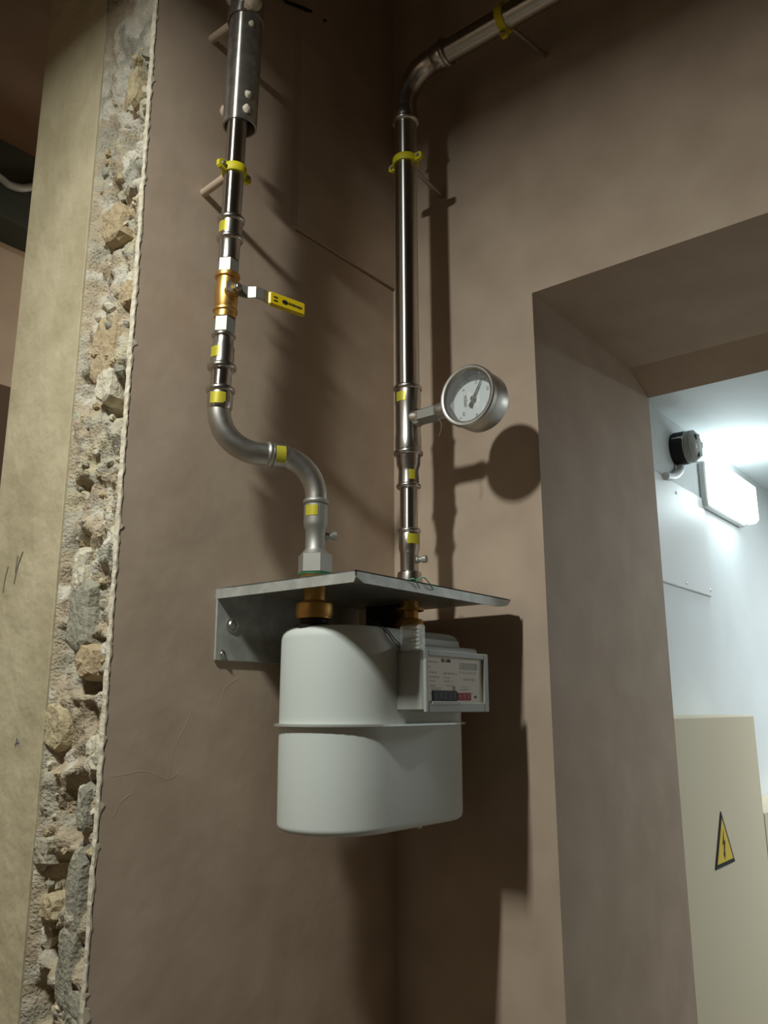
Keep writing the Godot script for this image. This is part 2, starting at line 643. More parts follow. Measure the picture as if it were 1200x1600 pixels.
# ======================================================================
# broken masonry at the end of wall_left
# ======================================================================
func build_broken_edge() -> void:
	base = Vector3.ZERO
	var wall: Node = get_node("wall_left")
	var n1 := FastNoiseLite.new()
	n1.seed = 5
	n1.frequency = 16.0
	n1.fractal_octaves = 4
	var n2 := FastNoiseLite.new()
	n2.seed = 9
	n2.frequency = 7.0
	n2.fractal_octaves = 3
	var n3 := FastNoiseLite.new()
	n3.seed = 14
	n3.frequency = 60.0
	n3.fractal_octaves = 3
	# holes seen in the photograph: pixel, half sizes along y and z, depth
	var pits := []
	for h in [[97, 1270, 0.034, 0.014, 0.055], [78, 1385, 0.03, 0.02, 0.04], [52, 1575, 0.03, 0.022, 0.045], [166, 634, 0.008, 0.02, 0.03], [128, 1068, 0.012, 0.03, 0.035], [125, 1002, 0.007, 0.028, 0.03], [199, 108, 0.014, 0.008, 0.03], [193, 200, 0.02, 0.018, 0.03], [205, 272, 0.012, 0.01, 0.025], [165, 300, 0.02, 0.012, 0.03], [156, 360, 0.008, 0.01, 0.025], [148, 465, 0.012, 0.008, 0.028], [170, 460, 0.006, 0.008, 0.025], [123, 757, 0.008, 0.014, 0.03], [155, 766, 0.008, 0.008, 0.03], [145, 845, 0.02, 0.006, 0.02], [94, 905, 0.012, 0.01, 0.03], [125, 1122, 0.016, 0.01, 0.03], [113, 1220, 0.012, 0.01, 0.028], [65, 1480, 0.02, 0.014, 0.03], [180, 428, 0.014, 0.01, 0.022]]:
		var w := onx(h[0], h[1], XE)
		pits.append([w.y, w.z, h[2], h[3], h[4]])
	var ny := 640
	var nz := 34
	var y0 := 0.0
	var y1 := CEIL
	var pal := [Vector3(0.48, 0.41, 0.27), Vector3(0.42, 0.38, 0.29), Vector3(0.43, 0.35, 0.24), Vector3(0.58, 0.53, 0.43), Vector3(0.36, 0.34, 0.27)]
	var P := []
	var Cl := []
	for i in ny + 1:
		var row := []
		var crow := []
		var y := y0 + (y1 - y0) * i / ny
		var zl := -0.134 - 0.0
		for k in nz + 1:
			var t := float(k) / nz
			var z := lerpf(zl, -0.006, t)
			var edge: float = smoothstep(0.0, 0.10, t) * smoothstep(0.0, 0.07, 1.0 - t)
			var topf: float = 1.0 - smoothstep(2.46, 2.53, y + 0.03 * n1.get_noise_2d(z * 2.0, 3.0))
			var d := 0.014 + 0.018 * n2.get_noise_2d(y, z) + 0.016 * n1.get_noise_2d(y, z) + 0.0075 * n3.get_noise_2d(y, z)
			for h in pits:
				var dy: float = (y - h[0] + 0.006 * n1.get_noise_2d(y * 1.5, z * 1.5)) / h[2]
				var dz: float = (z - h[1] + 0.006 * n1.get_noise_2d(z * 1.5, y * 1.5)) / h[3]
				var q := dy * dy + dz * dz
				if q < 2.5:
					d += h[4] * (1.0 - smoothstep(0.5, 1.7, q + 0.5 * n3.get_noise_2d(y, z)))
			d = clampf(d, -0.004, 0.07)
			d = lerpf(0.003, d, edge) * topf + 0.001
			row.append(Vector3(XE + d, y, z + 0.004 * n1.get_noise_2d(z, y) * edge))
			var f: float = clampf((n2.get_noise_2d(y * 0.7 + 31.0, z * 0.7) * 0.9 + 0.5 + 0.3 * n1.get_noise_2d(y + 7.0, z)), 0.0, 0.999) * 4.0
			var a: Vector3 = pal[int(f)]
			var b: Vector3 = pal[int(f) + 1]
			var c: Vector3 = a.lerp(b, smoothstep(0.3, 0.7, f - int(f))) * (1.0 + 0.25 * n3.get_noise_2d(y + 3.0, z))
			crow.append(Color(c.x, c.y, c.z))
		P.append(row)
		Cl.append(crow)
	var st := begin()
	st.set_smooth_group(1)
	for i in ny:
		for k in nz:
			for q in [[0, 0], [1, 0], [1, 1], [0, 0], [1, 1], [0, 1]]:
				st.set_color(Cl[i + q[0]][k + q[1]])
				v(st, P[i + q[0]][k + q[1]])
	var mas := put("masonry", st, M.rubble, wall, "broken rough masonry core exposed along the wall's end")
	# stones and chips standing proud of the mortar
	var rng := RandomNumberGenerator.new()
	rng.seed = 77
	var shapes := []
	for i in 8:
		shapes.append(chip_mesh(rng))
	for i in 330:
		var y := rng.randf_range(1.0, 2.46)
		var z := rng.randf_range(-0.124, -0.014)
		var ok := true
		for h in pits:
			if absf(y - h[0]) < h[2] * 1.1 and absf(z - h[1]) < h[3] * 1.1:
				ok = false
		if not ok:
			continue
		var s := rng.randf_range(0.004, 0.0085)
		if rng.randf() < 0.09:
			s = rng.randf_range(0.010, 0.016)
		var o := MeshInstance3D.new()
		o.mesh = shapes[rng.randi() % 8]
		o.material_override = M.stones[rng.randi() % M.stones.size()]
		o.name = "stone"
		var fi := clampi(int(round((y - y0) / (y1 - y0) * ny)), 0, ny)
		var fk := clampi(int(round((z + 0.134) / 0.128 * nz)), 0, nz)
		o.transform = Transform3D(Basis.from_euler(Vector3(rng.randf() * 6, rng.randf() * 6, rng.randf() * 6)) * Basis.from_scale(Vector3(s * rng.randf_range(0.6, 1.0), s, s * rng.randf_range(0.7, 1.3))), P[fi][fk] + Vector3(0.002, 0, 0))
		mas.add_child(o, true)
	# brick ends and cement that keep flat faces
	for b in [[158, 540, 0.05, 0.03, 2], [158, 600, 0.026, 0.02, 3], [170, 345, 0.03, 0.026, 2], [195, 455, 0.02, 0.02, 2], [205, 130, 0.03, 0.012, 0], [118, 960, 0.045, 0.026, 4], [118, 890, 0.03, 0.016, 3], [128, 1035, 0.022, 0.022, 2], [65, 1135, 0.03, 0.026, 0], [140, 1180, 0.022, 0.016, 3], [124, 1265, 0.03, 0.012, 4], [110, 1400, 0.05, 0.016, 4], [98, 1510, 0.05, 0.02, 4], [60, 1330, 0.018, 0.016, 1], [110, 1590, 0.026, 0.02, 4], [70, 1420, 0.014, 0.016, 0]]:
		var w := onx(b[0], b[1], XE)
		st = begin()
		slab(st, Vector3(XE + 0.012, w.y, clampf(w.z, -0.12, -0.022)), b[2], minf(b[3], 0.03), rng)
		put("brick", st, M.stones[b[4]], mas)
	# ragged edge of the plaster coat
	st = begin()
	var np := 1100
	var A := []
	for i in np + 1:
		var y := CEIL * i / np
		var a: float = 0.5 + 0.5 * n1.get_noise_2d(y * 3.0, 50.0)
		var b2: float = 0.5 + 0.5 * n3.get_noise_2d(y, 20.0)
		var wd := 0.0012 + 0.005 * a * a + 0.0018 * b2
		wd += 0.006 * smoothstep(0.36, 0.5, n2.get_noise_2d(y * 3.1, 130.0))
		var bk := 0.004 + 0.007 * (0.5 + 0.5 * n2.get_noise_2d(y * 2.0, 90.0))
		A.append([Vector3(XE + wd, y, -0.0005), Vector3(XE + wd - 0.001, y, 0.0008 * b2 + 0.0004), Vector3(XE - 0.001 + 0.003 * b2, y, 0.0004 + 0.0008 * a), Vector3(XE - 0.001 + 0.003 * a, y, -bk), Vector3(XE + 0.008, y, -bk)])
	st.set_smooth_group(FLAT)
	for i in np:
		for k in 4:
			quad(st, A[i][k], A[i][k + 1], A[i + 1][k + 1], A[i + 1][k])
	put("plaster_edge", st, M.gypsum, wall, "ragged pale edge of the plaster coat")

func chip_mesh(rng: RandomNumberGenerator) -> ArrayMesh:
	base = Vector3.ZERO
	var st := begin()
	var rings := []
	for i in 3:
		var ring := []
		var r: float = [0.62, 1.0, 0.55][i]
		for k in 6:
			var a := TAU * k / 6.0 + rng.randf_range(-0.3, 0.3)
			ring.append(Vector3(cos(a) * r * rng.randf_range(0.75, 1.15), (i - 1) * 0.7 + rng.randf_range(-0.15, 0.15), sin(a) * r * rng.randf_range(0.75, 1.15)))
		rings.append(ring)
	loft(st, rings, true, FLAT)
	st.generate_normals()
	return st.commit()

func slab(st: SurfaceTool, c: Vector3, hy: float, hz: float, rng: RandomNumberGenerator) -> void:
	var n := 14
	var out := []
	for i in n:
		var a := TAU * i / n
		var q := pow(pow(absf(cos(a)), 5.0) + pow(absf(sin(a)), 5.0), -0.2) * rng.randf_range(0.82, 1.08)
		out.append(Vector2(cos(a) * q * hy, sin(a) * q * hz))
	var rings := []
	for s in [[0.02, 1.1], [0.0, 1.05], [-0.008, 0.95], [-0.0105, 0.8], [-0.011, 0.4]]:
		var ring := []
		for p in out:
			ring.append(c + Vector3(s[0] + rng.randf_range(-0.0016, 0.0016), p.x * s[1], p.y * s[1]))
		rings.append(ring)
	loft(st, rings, true, FLAT)

# ======================================================================
# meter bracket
# ======================================================================
func build_bracket() -> void:
	var xl := -0.404
	var xr := -0.024
	var D := 0.2545
	var o := thing("meter_bracket", Vector3(-0.22, 1.5636, 0.0), "bent galvanised sheet metal bracket forming a roof over the white gas meter", "bracket")
	var T := 0.0018
	# roof plate
	var st := begin()
	prism(st, [Vector3(xl, PLATE_Y, 0.0), Vector3(xl, PLATE_Y, D), Vector3(xr - 0.022, PLATE_Y, D), Vector3(xr - 0.006, PLATE_Y, D - 0.006), Vector3(xr, PLATE_Y, D - 0.024), Vector3(xr, PLATE_Y, 0.0)], Vector3(0, -T, 0))
	put("roof_plate", st, M.galv, o)
	# folded lips
	st = begin()
	var lip := 0.0145
	prism(st, [Vector3(xl, PLATE_Y, 0.0), Vector3(xl, PLATE_Y - lip, 0.0), Vector3(xl, PLATE_Y - lip, D - 0.004), Vector3(xl, PLATE_Y - lip * 0.5, D), Vector3(xl, PLATE_Y, D)], Vector3(T, 0, 0))
	put("side_lip", st, M.galv, o)
	st = begin()
	prism(st, [Vector3(xl, PLATE_Y, D), Vector3(xl, PLATE_Y - lip * 0.5, D), Vector3(xl + 0.016, PLATE_Y - lip, D), Vector3(xr - 0.05, PLATE_Y - lip, D), Vector3(xr - 0.024, PLATE_Y - lip * 0.75, D), Vector3(xr - 0.012, PLATE_Y, D)], Vector3(0, 0, -T))
	put("front_lip", st, M.galv, o)
	# plate on the wall
	st = begin()
	cbox(st, Vector3(xl, 1.5636, 0.0005), Vector3(-0.10, PLATE_Y - 0.001, 0.0035), 0.001)
	var bp := put("back_plate", st, M.galv, o)
	for q in [Vector2(363, 977), Vector2(347, 1022)]:
		var c := onz(q.x, q.y, 0.0035)
		st = begin()
		var r := 0.0075 if q.x > 350 else 0.004
		solid(st, c, Vector3.BACK, [Vector2(0, r * 1.5), Vector2(0.0008, r * 1.5), Vector2(0.001, r), Vector2(0.003, r * 0.8), Vector2(0.004, r * 0.3)], 20)
		put("screw", st, M.dull_steel, bp)
	# black block hung under the roof next to the outlet
	st = begin()
	prism(st, [Vector3(-0.115, PLATE_Y - T, 0.03), Vector3(-0.115, 1.628, 0.03), Vector3(-0.115, 1.615, 0.045), Vector3(-0.115, 1.615, 0.085), Vector3(-0.115, PLATE_Y - T, 0.1)], Vector3(0.012, 0, 0))
	put("black_block", st, M.black_metal, o)

# ======================================================================
# gas meter
# ======================================================================
const XM := -0.214
func outline(y: float, inset: float) -> Array:
	var hw := 0.156 - inset
	var r := 0.081 - inset
	var pts := []
	var n := 20
	for i in n + 1:
		var a := -PI / 2 + PI * i / n
		pts.append(Vector3(XM + hw - r + cos(a) * r, y, ZC + 0.001 + sin(a) * r))
	for i in n + 1:
		var a := PI / 2 + PI * i / n
		pts.append(Vector3(XM - hw + r + cos(a) * r, y, ZC + 0.001 + sin(a) * r))
	return pts

func build_meter() -> void:
	var seam := 1.4785
	var top := 1.6065
	var bot := 1.3460
	var o := thing("gas_meter", Vector3(XM, bot, ZC), "white enamelled domestic gas meter with rounded ends under the metal roof bracket", "gas meter")
	for half in 2:
		var s := 1.0 if half == 0 else -1.0
		var end := top if half == 0 else bot
		var R := 0.016 if half == 0 else 0.009
		var rings := [outline(seam + s * 0.002, 0.0), outline(seam + s * 0.05, 0.0), outline(end - s * R, 0.0005)]
		for i in 7:
			var a := PI / 2 * (i + 1) / 7.0
			rings.append(outline(end - s * R * (1.0 - sin(a)), 0.0005 + R * (1.0 - cos(a))))
		rings.append(outline(end, 0.05))
		if half == 1:
			rings.reverse()
		var st := begin()
		loft(st, rings)
		put("upper_casing" if half == 0 else "lower_casing", st, M.enamel, o)
	var st := begin()
	loft(st, [outline(seam - 0.0018, -0.001), outline(seam - 0.0014, -0.0065), outline(seam + 0.0014, -0.0065), outline(seam + 0.0018, -0.001)], true, FLAT)
	put("seam_flange", st, M.seam, o, "pale metal seam between the two casing halves")
	# stubs on top
	for x in [XL1, XR1]:
		st = begin()
		solid(st, Vector3(x, top - 0.004, ZC), Vector3.UP, [Vector2(0, 0.023), Vector2(0.006, 0.023), Vector2(0.008, 0.0185), Vector2(0.0135, 0.0185)], 32)
		put("connection_stub", st, M.black_metal, o)
	for q in [Vector2(655, 1291)]:
		var w := ony(q.x, q.y, bot - 0.003)
		st = begin()
		solid(st, Vector3(w.x, bot + 0.002, clampf(w.z, ZC - 0.05, ZC + 0.06)), Vector3.DOWN, [Vector2(0, 0.005), Vector2(0.006, 0.004), Vector2(0.008, 0.002)], 14)
		put("foot_stud", st, M.enamel, o)
	# index housing
	var zf := 0.2573
	var x0 := -0.2665
	var x1 := -0.1136
	var y0 := 1.4946
	var y1 := 1.5750
	st = begin()
	cbox(st, Vector3(x0, y0, 0.206), Vector3(x1, y1, zf - 0.004), 0.004)
	cbox(st, Vector3(x0 + 0.004, y1 - 0.008, 0.206), Vector3(x1 - 0.006, y1 + 0.008, 0.244), 0.003)
	var hs := put("index_housing", st, M.plastic, o, "grey plastic index housing")
	st = begin()
	cbox(st, Vector3(x0 + 0.03, y1 + 0.004, 0.19), Vector3(x1 - 0.022, 1.5985, 0.226), 0.006)
	put("housing_hump", st, M.plastic, hs)
	st = begin()
	var bx := [[x0, x0 + 0.006, y0, y1], [x1 - 0.0115, x1, y0, y1], [x0 + 0.006, x1 - 0.0115, y1 - 0.008, y1], [x0 + 0.006, x1 - 0.0115, y0, y0 + 0.0125]]
	for b in bx:
		cbox(st, Vector3(b[0], b[2], zf - 0.005), Vector3(b[1], b[3], zf), 0.0008)
	put("bezel", st, M.plastic, hs)
	# printed plate
	var lx0 := x0 + 0.006
	var lx1 := x1 - 0.0115
	var ly0 := y0 + 0.0125
	var ly1 := y1 - 0.008
	var zl := zf - 0.0035
	st = begin()
	st.set_smooth_group(FLAT)
	quad(st, Vector3(lx0, ly1, zl), Vector3(lx1, ly1, zl), Vector3(lx1, ly0, zl), Vector3(lx0, ly0, zl))
	var lm := mat(Color.WHITE, 0.5)
	lm.albedo_texture = label_texture()
	put("name_plate", st, lm, hs, "cream printed plate with barcode")
	var lw := lx1 - lx0
	var lh := ly1 - ly0
	var at := func(fx: float, fy: float, z := 0.0) -> Vector3:
		return Vector3(lx0 + fx * lw, ly1 - fy * lh, zl + 0.0002 + z)
	# counter windows
	st = begin()
	var ca: Vector3 = at.call(0.09, 0.97)
	var cb: Vector3 = at.call(0.51, 0.74)
	cbox(st, Vector3(ca.x, ca.y, zl), Vector3(cb.x, cb.y, zl + 0.0012), 0.0004)
	put("counter_window", st, M.black, hs)
	st = begin()
	ca = at.call(0.52, 0.95)
	cb = at.call(0.77, 0.78)
	cbox(st, Vector3(ca.x, ca.y, zl), Vector3(cb.x, cb.y, zl + 0.001), 0.0004)
	put("decimal_window", st, M.red, hs)
	var digits := "09311"
	for i in 5:
		text(digits[i], at.call(0.135 + i * 0.084, 0.858, 0.0012), Basis.IDENTITY, 0.0066, M.plastic_dark, hs, "counter_digit", 0.9)
	digits = "117"
	for i in 3:
		text(digits[i], at.call(0.565 + i * 0.08, 0.868, 0.001), Basis.IDENTITY, 0.0055, M.plastic, hs, "counter_digit", 0.9)
	text("BK-G4M", at.call(0.33, 0.085), Basis.IDENTITY, 0.0046, M.ink, hs, "lettering", 1.0)
	text("m³", at.call(0.86, 0.87), Basis.IDENTITY, 0.0042, M.ink, hs)
	st = begin()
	ca = at.call(0.05, 1.03)
	cb = at.call(0.53, 0.975)
	cbox(st, Vector3(ca.x, ca.y - 0.0015, zl), Vector3(cb.x, cb.y, zf + 0.0012), 0.0006)
	put("window_ledge", st, M.plastic, hs)

func label_texture() -> ImageTexture:
	var W := 640
	var H := 288
	var im := Image.create(W, H, false, Image.FORMAT_RGBA8)
	im.fill(Color8(214, 206, 186))
	var rng := RandomNumberGenerator.new()
	rng.seed = 12
	var ink := Color8(70, 66, 58)
	var faint := Color8(128, 122, 108)
	# lines of small print: x, y, width, letter height, colour
	for l in [[20, 30, 100, 12, ink], [20, 62, 22, 16, faint], [30, 96, 80, 12, ink], [30, 124, 100, 14, ink], [30, 150, 66, 12, ink], [30, 178, 70, 12, ink], [180, 98, 160, 14, ink], [180, 126, 70, 12, ink], [186, 148, 110, 14, faint], [210, 174, 80, 14, faint], [410, 130, 130, 16, ink], [370, 182, 120, 10, faint], [370, 200, 110, 10, ink], [370, 222, 150, 10, faint], [360, 86, 210, 16, faint], [40, 200, 110, 10, faint], [40, 222, 120, 10, faint]]:
		var x: int = l[0]
		while x < l[0] + l[2]:
			var cw := rng.randi_range(4, 9)
			for k in 3:
				if rng.randf() < 0.75:
					im.fill_rect(Rect2i(x, l[1] + k * l[3] / 3, cw, maxi(2, l[3] / 5)), l[4])
			im.fill_rect(Rect2i(x, l[1], 2, l[3]), l[4])
			if rng.randf() < 0.5:
				im.fill_rect(Rect2i(x + cw - 2, l[1], 2, l[3]), l[4])
			x += cw + (3 if rng.randf() < 0.85 else 9)
	# barcode
	var bxp := 366
	while bxp < 580:
		var bw := rng.randi_range(2, 5)
		im.fill_rect(Rect2i(bxp, 30, bw, 46), ink)
		bxp += bw + rng.randi_range(2, 4)
	# small boxed mark and divider
	im.fill_rect(Rect2i(278, 182, 36, 34), faint)
	im.fill_rect(Rect2i(30, 194, 140, 2), faint)
	im.fill_rect(Rect2i(30, 238, 140, 2), faint)
	im.fill_rect(Rect2i(356, 236, 150, 3), ink)
	im.generate_mipmaps()
	return ImageTexture.create_from_image(im)

# ======================================================================
# pipes
# ======================================================================
func bead(t: float, r: float, h := 0.0042) -> Array:   # swollen ring of a press fitting, from t - h to t + h
	var p := []
	for i in 9:
		var a := PI * i / 8.0
		p.append(Vector2(t - cos(a) * h, r - h * 0.75 + sin(a) * h * 0.75))
	return p

func axis_left(y: float) -> Vector3:
	return Vector3(-0.462, y, 0.0585 + (y - 1.8926) * 0.026)

func vlathe(called: String, parent: Node, m: Material, f: Callable, prof: Array, segs := 36, flat := false) -> MeshInstance3D:
	# prof holds (room height, radius) from top to bottom
	var st := begin()
	var a: Vector3 = f.call(prof[0].x)
	var b: Vector3 = f.call(prof[-1].x)
	var p := []
	for q in prof:
		p.append(Vector2((prof[0].x - q.x) * (a - b).length() / maxf(prof[0].x - prof[-1].x, 1e-6), q.y))
	solid(st, a, b - a, p, segs, flat)
	return put(called, st, m, parent)

func mark(called: String, parent: Node, a: Vector3, b: Vector3, r: float, toward: Vector3, half: float) -> void:
	# yellow band printed on part of a fitting's skin
	var st := begin()
	var d := (b - a).normalized()
	var u := Vector3.RIGHT if absf(d.y) > 0.7 else Vector3.UP
	u = (u - d * u.dot(d)).normalized()
	var w := d.cross(u)
	var c := atan2(toward.dot(w), toward.dot(u))
	var L := (b - a).length()
	lathe(st, a, d, [Vector2(0, r), Vector2(0, r + 0.0006), Vector2(L, r + 0.0006), Vector2(L, r)], 14, false, c - half, c + half)
	put(called, st, M.yellow, parent, "yellow gas marking")

func hexnut(called: String, parent: Node, m: Material, top: Vector3, bottom: Vector3, r: float) -> MeshInstance3D:
	var st := begin()
	var L := (top - bottom).length()
	solid(st, top, bottom - top, [Vector2(0, r * 0.9), Vector2(0.0012, r), Vector2(L - 0.0012, r), Vector2(L, r * 0.9)], 6, true)
	return put(called, st, m, parent)

func build_inlet_pipe() -> void:
	var o := thing("gas_pipe", Vector3(XL1, 1.64, ZC), "slim stainless gas pipe with an S-bend and yellow bands above the meter", "pipe")
	var toward := Vector3(-0.6, 0, 0.8)
	# riser above the valve
	vlathe("pipe_section", o, M.steel, axis_left, [Vector2(2.95, 0.0142), Vector2(2.15, 0.0142)], 48)
	# press coupling over the valve
	var pr := [Vector2(2.1815, 0.0155)]
	for b in bead(0, 0.0198):
		pr.append(Vector2(2.1774 - b.x, b.y))
	pr.append_array([Vector2(2.172, 0.0165), Vector2(2.152, 0.0165)])
	for b in bead(0, 0.0190):
		pr.append(Vector2(2.1478 - b.x, b.y))
	pr.append_array([Vector2(2.141, 0.0150), Vector2(2.118, 0.0146), Vector2(2.114, 0.0146)])
	var cp := vlathe("press_coupling", o, M.fitting, axis_left, pr)
	mark("yellow_mark", cp, axis_left(2.170), axis_left(2.154), 0.0165, Vector3(-0.97, 0, 0.1), 0.45)
	# press coupling under the valve
	pr = [Vector2(2.0015, 0.0168), Vector2(1.9995, 0.0168), Vector2(1.9985, 0.0138), Vector2(1.988, 0.0138), Vector2(1.9835, 0.0158), Vector2(1.962, 0.0160)]
	for b in bead(0, 0.0202):
		pr.append(Vector2(1.9542 - b.x, b.y))
	pr.append(Vector2(1.9495, 0.0145))
	cp = vlathe("press_coupling", o, M.fitting, axis_left, pr)
	mark("yellow_mark", cp, axis_left(1.981), axis_left(1.966), 0.0160, Vector3(-0.97, 0, 0.1), 0.45)
	vlathe("pipe_section", o, M.steel, axis_left, [Vector2(1.953, 0.0142), Vector2(1.918, 0.0142)], 48)
	# the two elbows of the S-bend
	var top := axis_left(1.8935)
	var ym := 1.8385
	var low := Vector3(XL1, ym, ZC)
	var up := Vector3(top.x, ym, top.z)
	var h := (low - up).normalized()
	var R := top.y - ym
	var pts := PackedVector3Array()
	pts.append(top + Vector3(0, 0.006, 0))
	for i in 15:
		var a := PI / 2 * i / 14.0
		pts.append(top + h * R * (1.0 - cos(a)) - Vector3(0, R * sin(a), 0))
	var midp := up + h * (R + 0.012)
	pts.append(midp)
	var st := begin()
	sweep(st, pts, 0.0158, 36)
	var el := put("elbow", st, M.dull_steel, o)
	st = begin()
	pr = [Vector2(0, 0.0155)]
	for b in bead(0.005, 0.0200):
		pr.append(b)
	pr.append_array([Vector2(0.0105, 0.0172), Vector2(0.030, 0.0172), Vector2(0.033, 0.0158)])
	solid(st, axis_left(1.9262), Vector3.DOWN, pr)
	put("press_collar", st, M.fitting, el)
	mark("yellow_mark", el, axis_left(1.9145), axis_left(1.8985), 0.0172, Vector3(-0.75, 0, 0.65), 0.62)
	# second elbow
	var e2 := PackedVector3Array()
	e2.append(midp - h * 0.002)
	var R2 := 0.055
	var bend0 := low - h * R2
	for i in 15:
		var a := PI / 2 * i / 14.0
		e2.append(bend0 + h * R2 * sin(a) - Vector3(0, R2 * (1.0 - cos(a)), 0))
	e2.append(low - Vector3(0, R2 + 0.008, 0))
	st = begin()
	sweep(st, e2, 0.0152, 36)
	var el2 := put("elbow", st, M.dull_steel, o)
	st = begin()
	pr = [Vector2(-0.002, 0.0155)]
	for b in bead(0.004, 0.0186):
		pr.append(b)
	pr.append_array([Vector2(0.009, 0.0166), Vector2(0.026, 0.0166), Vector2(0.03, 0.0153)])
	solid(st, midp, h, pr)
	put("press_collar", st, M.dull_steel, el2)
	mark("yellow_mark", el2, midp + h * 0.011, midp + h * 0.024, 0.0166, Vector3(-0.5, -0.1, 0.8), 0.75)
	# lower coupling, neck, nipple and union nut
	var fl := func(y: float) -> Vector3: return Vector3(XL1, y, ZC)
	pr = [Vector2(1.7815, 0.0152)]
	for b in bead(0, 0.0182, 0.0036):
		pr.append(Vector2(1.7775 - b.x, b.y))
	pr.append_array([Vector2(1.7725, 0.0166), Vector2(1.748, 0.0168), Vector2(1.741, 0.0160), Vector2(1.738, 0.0140), Vector2(1.712, 0.0136), Vector2(1.7075, 0.0165), Vector2(1.703, 0.0205)])
	cp = vlathe("press_coupling", o, M.plated, fl, pr)
	mark("yellow_mark", cp, fl.call(1.7705), fl.call(1.756), 0.0167, Vector3(-0.95, 0, 0.35), 0.55)
	nipple(cp, Vector3(XL1, 1.7285, ZC), Vector3(0.75, 0.1, 0.55))
	hexnut("union_nut", o, M.plated, fl.call(1.7040), fl.call(1.6775), 0.0235)
	vlathe("gasket", o, M.green, fl, [Vector2(1.6775, 0.0225), Vector2(1.6750, 0.0225)])
	vlathe("brass_collar", o, M.brass, fl, [Vector2(1.6750, 0.0195), Vector2(1.6625, 0.0185)])
	vlathe("brass_tail", o, M.brass, fl, [Vector2(1.6625, 0.0150), Vector2(1.641, 0.0150), Vector2(1.6385, 0.0215), Vector2(1.636, 0.0250), Vector2(1.622, 0.0255), Vector2(1.6185, 0.0235), Vector2(1.6165, 0.0235)])

func nipple(parent: Node, at: Vector3, dir: Vector3) -> void:
	var d := dir.normalized()
	var st := begin()
	solid(st, at + d * 0.011, d, [Vector2(0, 0.0056), Vector2(0.005, 0.0056), Vector2(0.006, 0.0040), Vector2(0.011, 0.0040), Vector2(0.012, 0.0060), Vector2(0.018, 0.0060), Vector2(0.019, 0.0035)], 18)
	put("test_nipple", st, M.plated, parent)

